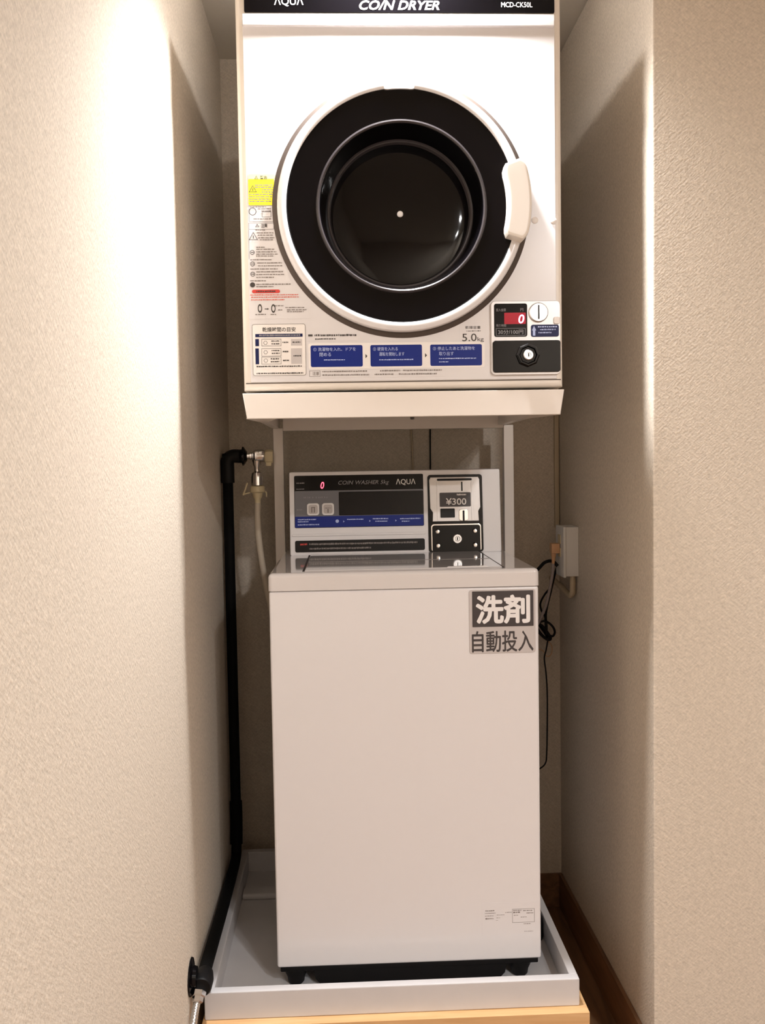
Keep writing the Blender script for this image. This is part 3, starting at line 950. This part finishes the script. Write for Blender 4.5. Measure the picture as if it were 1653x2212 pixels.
plate('coin_slot', DU(536.9), DU(539.4), DV(122), DV(147.5), yc - 0.0052, yc - 0.003, M['black'], cu_, 0.001)
plate('arrow_label', DU(524.3), DU(575.7), DV(90.5), DV(112.5), yc - 0.0008, yc + 0.001, M['navy'], cu_, 0.004)
bm = bmesh.new()
bm.faces.new([bm.verts.new((DU(a), yc - 0.0012, DV(b))) for a, b in ((527.6, 92.5), (532.2, 92.5), (532.2, 102), (534, 102), (529.9, 110.5), (526, 102), (527.6, 102))])
for a, b, v in ((537, 572, 108.5), (541, 570, 103.5), (538, 562, 98)):
    add_dashes(bm, DU(a), DU(b), DV(v), 0.0026, yc - 0.0012)
stuff(obj('arrow_print', bm, M['bluetxt'], cu_))
plate('return_button', DU(566), DU(577.5), DV(113.5), DV(126), yc - 0.003, yc + 0.001, M['paper'], cu_, 0.003, 0.001)
plate('lock_plate', DU(454), DU(578), DV(26.5), DV(84), yc - 0.004, yc + 0.001, M['gloss'], cu_, 0.005, 0.001)
lathe('lock_collar', (DU(517.5), yc - 0.004, DV(57)), DAX, [(0.0215, -0.001), (0.0215, 0.004), (0.019, 0.006), (0.0165, 0.006), (0.0145, 0.003), (0.009, 0.003)], M['gloss'], cu_, 8, angle=20)
lathe('key_cylinder', (DU(517.9), yc - 0.0065, DV(57)), DAX, [(0.0095, -0.001), (0.0095, 0.0035), (0.008, 0.005), (0.0045, 0.005), (0.004, 0.0035), (0, 0.0035)], M['steelb'], cu_, 24)
plate('key_hole', DU(517), DU(518.8), DV(54), DV(60), yc - 0.0108, yc - 0.0098, M['black'], cu_, 0.0006)

# ================================================================== plumbing on the left wall
PXc, PYc = -0.2845, 2.262
pipe = empty('lagged_water_pipe', (PXc, PYc, 0.24), 'black lagged water pipe running down the left wall corner', 'pipe')
tube('riser', [(PXc, PYc, 1.243), (PXc, PYc, 0.9), (PXc, PYc, 0.6), (PXc, PYc, 0.36), (PXc, PYc, 0.31), (PXc, PYc - 0.012, 0.272), (PXc, PYc - 0.05, 0.25), (PXc, 2.0, 0.2475), (PXc, 1.85, 0.2505), (PXc, 1.715, 0.2535)], 0.0125, M['foam'], pipe, 18)
tube('wrap', [(PXc, PYc, 0.385), (PXc, PYc, 0.33), (PXc, PYc - 0.01, 0.282)], 0.0152, M['foam'], pipe, 18)
tube('top_elbow', [(PXc, PYc, 1.172), (PXc, PYc, 1.205), (PXc + 0.001, PYc, 1.226), (PXc + 0.012, PYc, 1.236), (PXc + 0.034, PYc, 1.236)], 0.0165, M['rubber'], pipe, 20)
lathe('collar', (PXc + 0.030, PYc, 1.236), (1, 0, 0), [(0.0165, 0), (0.0175, 0.006), (0.0235, 0.007), (0.0225, 0.0105), (0.011, 0.018), (0, 0.018)], M['gloss'], pipe, 28)
lathe('end_fitting', (PXc + 0.002, 1.672, 0.2525), (0, 1, 0), [(0, 0), (0.0165, 0.0), (0.019, 0.004), (0.019, 0.03), (0.0155, 0.05), (0.0125, 0.055)], M['rubber'], pipe, 24)
lathe('wall_flange', (XL, 1.676, 0.272), (1, 0, 0), [(0, 0.001), (0.034, 0.001), (0.033, 0.003), (0.020, 0.006), (0.018, 0.012), (0, 0.013)], M['gloss'], pipe, 32)

tap = empty('washer_tap', (-0.228, PYc, 1.165), 'chrome washing machine tap with white knob on black pipe', 'tap')
lathe('neck', (-0.2385, PYc, 1.236), (1, 0, 0), [(0, 0), (0.0075, 0), (0.0075, 0.008), (0.0095, 0.009), (0.0095, 0.014), (0.0115, 0.016), (0.0115, 0.02)], M['chrome'], tap, 24)
lathe('body', (-0.2205, PYc, 1.236), (1, 0, 0), [(0, 0), (0.0125, 0), (0.0158, 0.004), (0.0158, 0.021), (0.0135, 0.026), (0, 0.026)], M['chrome'], tap, 28)
lathe('spout', (-0.2135, PYc, 1.229), (0, 0, -1), [(0.0115, 0), (0.0095, 0.014), (0.0065, 0.020), (0.0065, 0.030), (0.0125, 0.034), (0.0145, 0.045), (0.0148, 0.064), (0.0115, 0.066), (0, 0.066)], M['chrome'], tap, 24)
bm = bmesh.new()
for k in range(1):
    b2 = bmesh.new()
    add_lathe(b2, (-0.1935, PYc, 1.234), (1, 0, 0), [(0, 0), (0.0135, 0), (0.0165, 0.004), (0.0172, 0.014), (0.0150, 0.0195), (0, 0.0195)], 8)
    merge(bm, b2)
add_box(bm, -0.1915, -0.1775, PYc - 0.007, PYc + 0.007, 1.211, 1.226, 0.003)
obj('knob', bm, M['ivory'], tap, smooth=True)

hose = empty('supply_hose', (-0.2135, PYc, 1.12), 'beige water supply hose from the tap to the washer', 'hose')
lathe('coupling', (-0.2135, PYc, 1.163), (0, 0, -1), [(0, 0), (0.0165, 0), (0.0178, 0.003), (0.0178, 0.014), (0.0125, 0.017), (0.0115, 0.026), (0.0075, 0.032), (0.0065, 0.044), (0.0075, 0.046)], M['ivory'], hose, 28)
tube('latch', [(-0.230, PYc - 0.004, 1.1475), (-0.242, PYc - 0.004, 1.1445), (-0.2475, PYc - 0.004, 1.1425)], 0.0016, M['ivory'], hose, 8)
tube('latch_lever', [(-0.2485, PYc - 0.004, 1.1415), (-0.2435, PYc - 0.004, 1.153), (-0.2375, PYc - 0.004, 1.171)], 0.0024, M['ivory'], hose, 8)
tube('latch_clip', [(-0.196, PYc - 0.004, 1.1485), (-0.192, PYc - 0.004, 1.1475), (-0.191, PYc - 0.004, 1.137)], 0.0016, M['ivory'], hose, 8)
tube('tubing', [(-0.2135, PYc, 1.122), (-0.215, PYc, 1.09), (-0.2135, PYc, 1.04), (-0.207, PYc, 0.98), (-0.196, PYc, 0.91), (-0.184, PYc + 0.01, 0.84), (-0.176, PYc + 0.05, 0.76), (-0.17, PYc + 0.09, 0.70), (-0.13, 2.36, 0.68), (-0.08, 2.345, 0.69)], 0.0080, M['hose'], hose, 14)

br = empty('braided_hose', (-0.2855, 1.66, 0.22), 'braided steel hose screwed onto the black pipe end', 'hose')
lathe('hex_nut', (-0.2865, 1.668, 0.2445), (-0.10, -0.72, -0.68), [(0, -0.004), (0.0135, -0.004), (0.0135, 0.004), (0.0105, 0.006), (0.0105, 0.014), (0.0085, 0.016), (0, 0.016)], M['chrome'], br, 6, angle=20)


def braid():
    return add_tube(bmesh.new(), [(-0.288, 1.660, 0.236), (-0.291, 1.636, 0.214), (-0.294, 1.600, 0.178), (-0.2945, 1.575, 0.12), (-0.290, 1.565, 0.06), (-0.285, 1.55, 0.0075), (-0.284, 1.52, 0.0075)], lambda t: 0.0066 + 0.0004 * math.sin(t * 260), 14, True, 24)


obj('braid', braid(), M['steelb'], br, smooth=True, angle=70)

# ================================================================== electrics on the right
ob = empty('outlet_box', (XR, 2.278, 0.99), 'pale grey surface outlet box on the right niche wall', 'outlet box')
box('housing', 0.5375, XR, 2.242, 2.318, 0.928, 1.050, M['boxgrey'], ob, bevel=0.002)
box('face_plate', 0.531, 0.5385, 2.239, 2.321, 0.925, 1.051, M['boxgrey'], ob, bevel=0.0025)
for z in (0.985, 1.018):
    box('socket', 0.5295, 0.5315, 2.266, 2.294, z - 0.011, z + 0.011, M['ivory'], ob, bevel=0.0005)
cd = tag(tube('conduit', [(0.559, 2.262, 0.930), (0.559, 2.262, 0.900), (0.559, 2.265, 0.885), (0.558, 2.279, 0.876), (0.556, 2.30, 0.878), (0.551, 2.35, 0.889), (0.548, 2.40, 0.895), (0.548, 2.449, 0.900)], 0.0072, M['conduit'], None, 16), 'beige bent conduit from outlet box into the back wall', 'conduit')
tag(obj('cable_duct', add_box(bmesh.new(), 0.5565, 0.5685, 2.438, 2.4499, 1.035, ZC - 0.001, 0.002), M['conduit'], smooth=True), 'slim beige cable duct in the right back corner', 'cable duct')

pg = empty('power_plug', (0.516, 2.282, 0.985), 'tan power plug with grey cord in the outlet box', 'plug')
box('plug_body', 0.5085, 0.5295, 2.268, 2.292, 0.9825, 1.0075, M['plug'], pg, bevel=0.002)
lathe('strain_relief', (0.5160, 2.280, 0.9825), (-0.05, 0, -1), [(0.0068, -0.001), (0.0062, 0.006), (0.0048, 0.010), (0.0038, 0.026), (0, 0.026)], M['plug'], pg, 14)
tube('cord', [(0.5150, 2.280, 0.960), (0.513, 2.281, 0.93), (0.505, 2.285, 0.885), (0.494, 2.29, 0.84), (0.475, 2.32, 0.79), (0.440, 2.36, 0.76), (0.38, 2.375, 0.75), (0.31, 2.345, 0.75)], 0.0038, M['cordgrey'], pg, 10)

tag(tube('black_cord', [(0.5265, 2.282, 0.950), (0.514, 2.285, 0.962), (0.494, 2.28, 0.960), (0.480, 2.30, 0.940), (0.462, 2.33, 0.915), (0.43, 2.36, 0.89), (0.37, 2.37, 0.87), (0.30, 2.345, 0.86)], 0.0043, M['rubber'], None, 10), 'thick black cord arching from the outlet behind the washer lid', 'cord')
bund = empty('cord_bundle', (0.52, 2.40, 0.76), 'coiled black wire bundle hanging beside the washer', 'cord')
tube('drop_wire', [(0.534, 2.32, 0.945), (0.534, 2.35, 0.92), (0.531, 2.38, 0.875), (0.522, 2.40, 0.815), (0.523, 2.40, 0.775), (0.522, 2.40, 0.755)], 0.0032, M['rubber'], bund, 8)
tube('slack_wire', [(0.525, 2.36, 0.885), (0.513, 2.375, 0.865), (0.505, 2.39, 0.84), (0.509, 2.395, 0.82), (0.519, 2.40, 0.803), (0.521, 2.40, 0.77)], 0.0026, M['rubber'], bund, 8)
for k in range(5):
    a = k * 0.0042
    tube('coil', [(0.500 + a * .4, 2.402 + a, 0.786 - a * .3), (0.512 + a * .5, 2.398 + a, 0.778 - a), (0.528, 2.40 + a, 0.757 - a * .5), (0.534, 2.402 + a, 0.744), (0.526, 2.405 + a, 0.742), (0.512, 2.405 + a, 0.753), (0.500, 2.404 + a, 0.770), (0.498, 2.402 + a, 0.782), (0.500 + a * .4, 2.402 + a, 0.786 - a * .3)], 0.0038, M['rubber'], bund, 8)
tube('loop', [(0.505, 2.40, 0.790), (0.520, 2.395, 0.792), (0.536, 2.392, 0.780), (0.543, 2.392, 0.764), (0.538, 2.395, 0.752), (0.528, 2.40, 0.755)], 0.0030, M['rubber'], bund, 8)
tube('tail_wire', [(0.528, 2.402, 0.748), (0.522, 2.402, 0.715), (0.517, 2.402, 0.692), (0.521, 2.402, 0.655), (0.524, 2.402, 0.60), (0.5235, 2.402, 0.52), (0.5215, 2.402, 0.44), (0.518, 2.402, 0.412), (0.504, 2.402, 0.398), (0.485, 2.402, 0.392), (0.44, 2.395, 0.395), (0.36, 2.37, 0.40), (0.30, 2.338, 0.405)], 0.0020, M['rubber'], bund, 8)
tag(tube('earth_wire', [(0.5245, 2.415, 0.742), (0.540, 2.415, 0.722), (0.538, 2.415, 0.700), (0.526, 2.415, 0.695), (0.516, 2.415, 0.71), (0.49, 2.41, 0.72)], 0.0011, M['plug'], None, 6), 'thin copper coloured wire curl under the black bundle', 'wire')
tag(tube('hanging_cord', [(0.2275, 2.444, 1.42), (0.227, 2.443, 1.32), (0.2262, 2.444, 1.22), (0.2255, 2.443, 1.12), (0.226, 2.443, 0.95)], 0.0020, M['rubber'], None, 8), 'thin black cord hanging down the back wall', 'cord')
tag(tube('pale_cord', [(0.172, 2.444, 1.42), (0.176, 2.443, 1.32), (0.1795, 2.444, 1.22), (0.181, 2.443, 1.10), (0.18, 2.443, 0.95)], 0.0022, M['conduit'], None, 8), 'thin beige cord hanging beside the black one on back wall', 'cord')
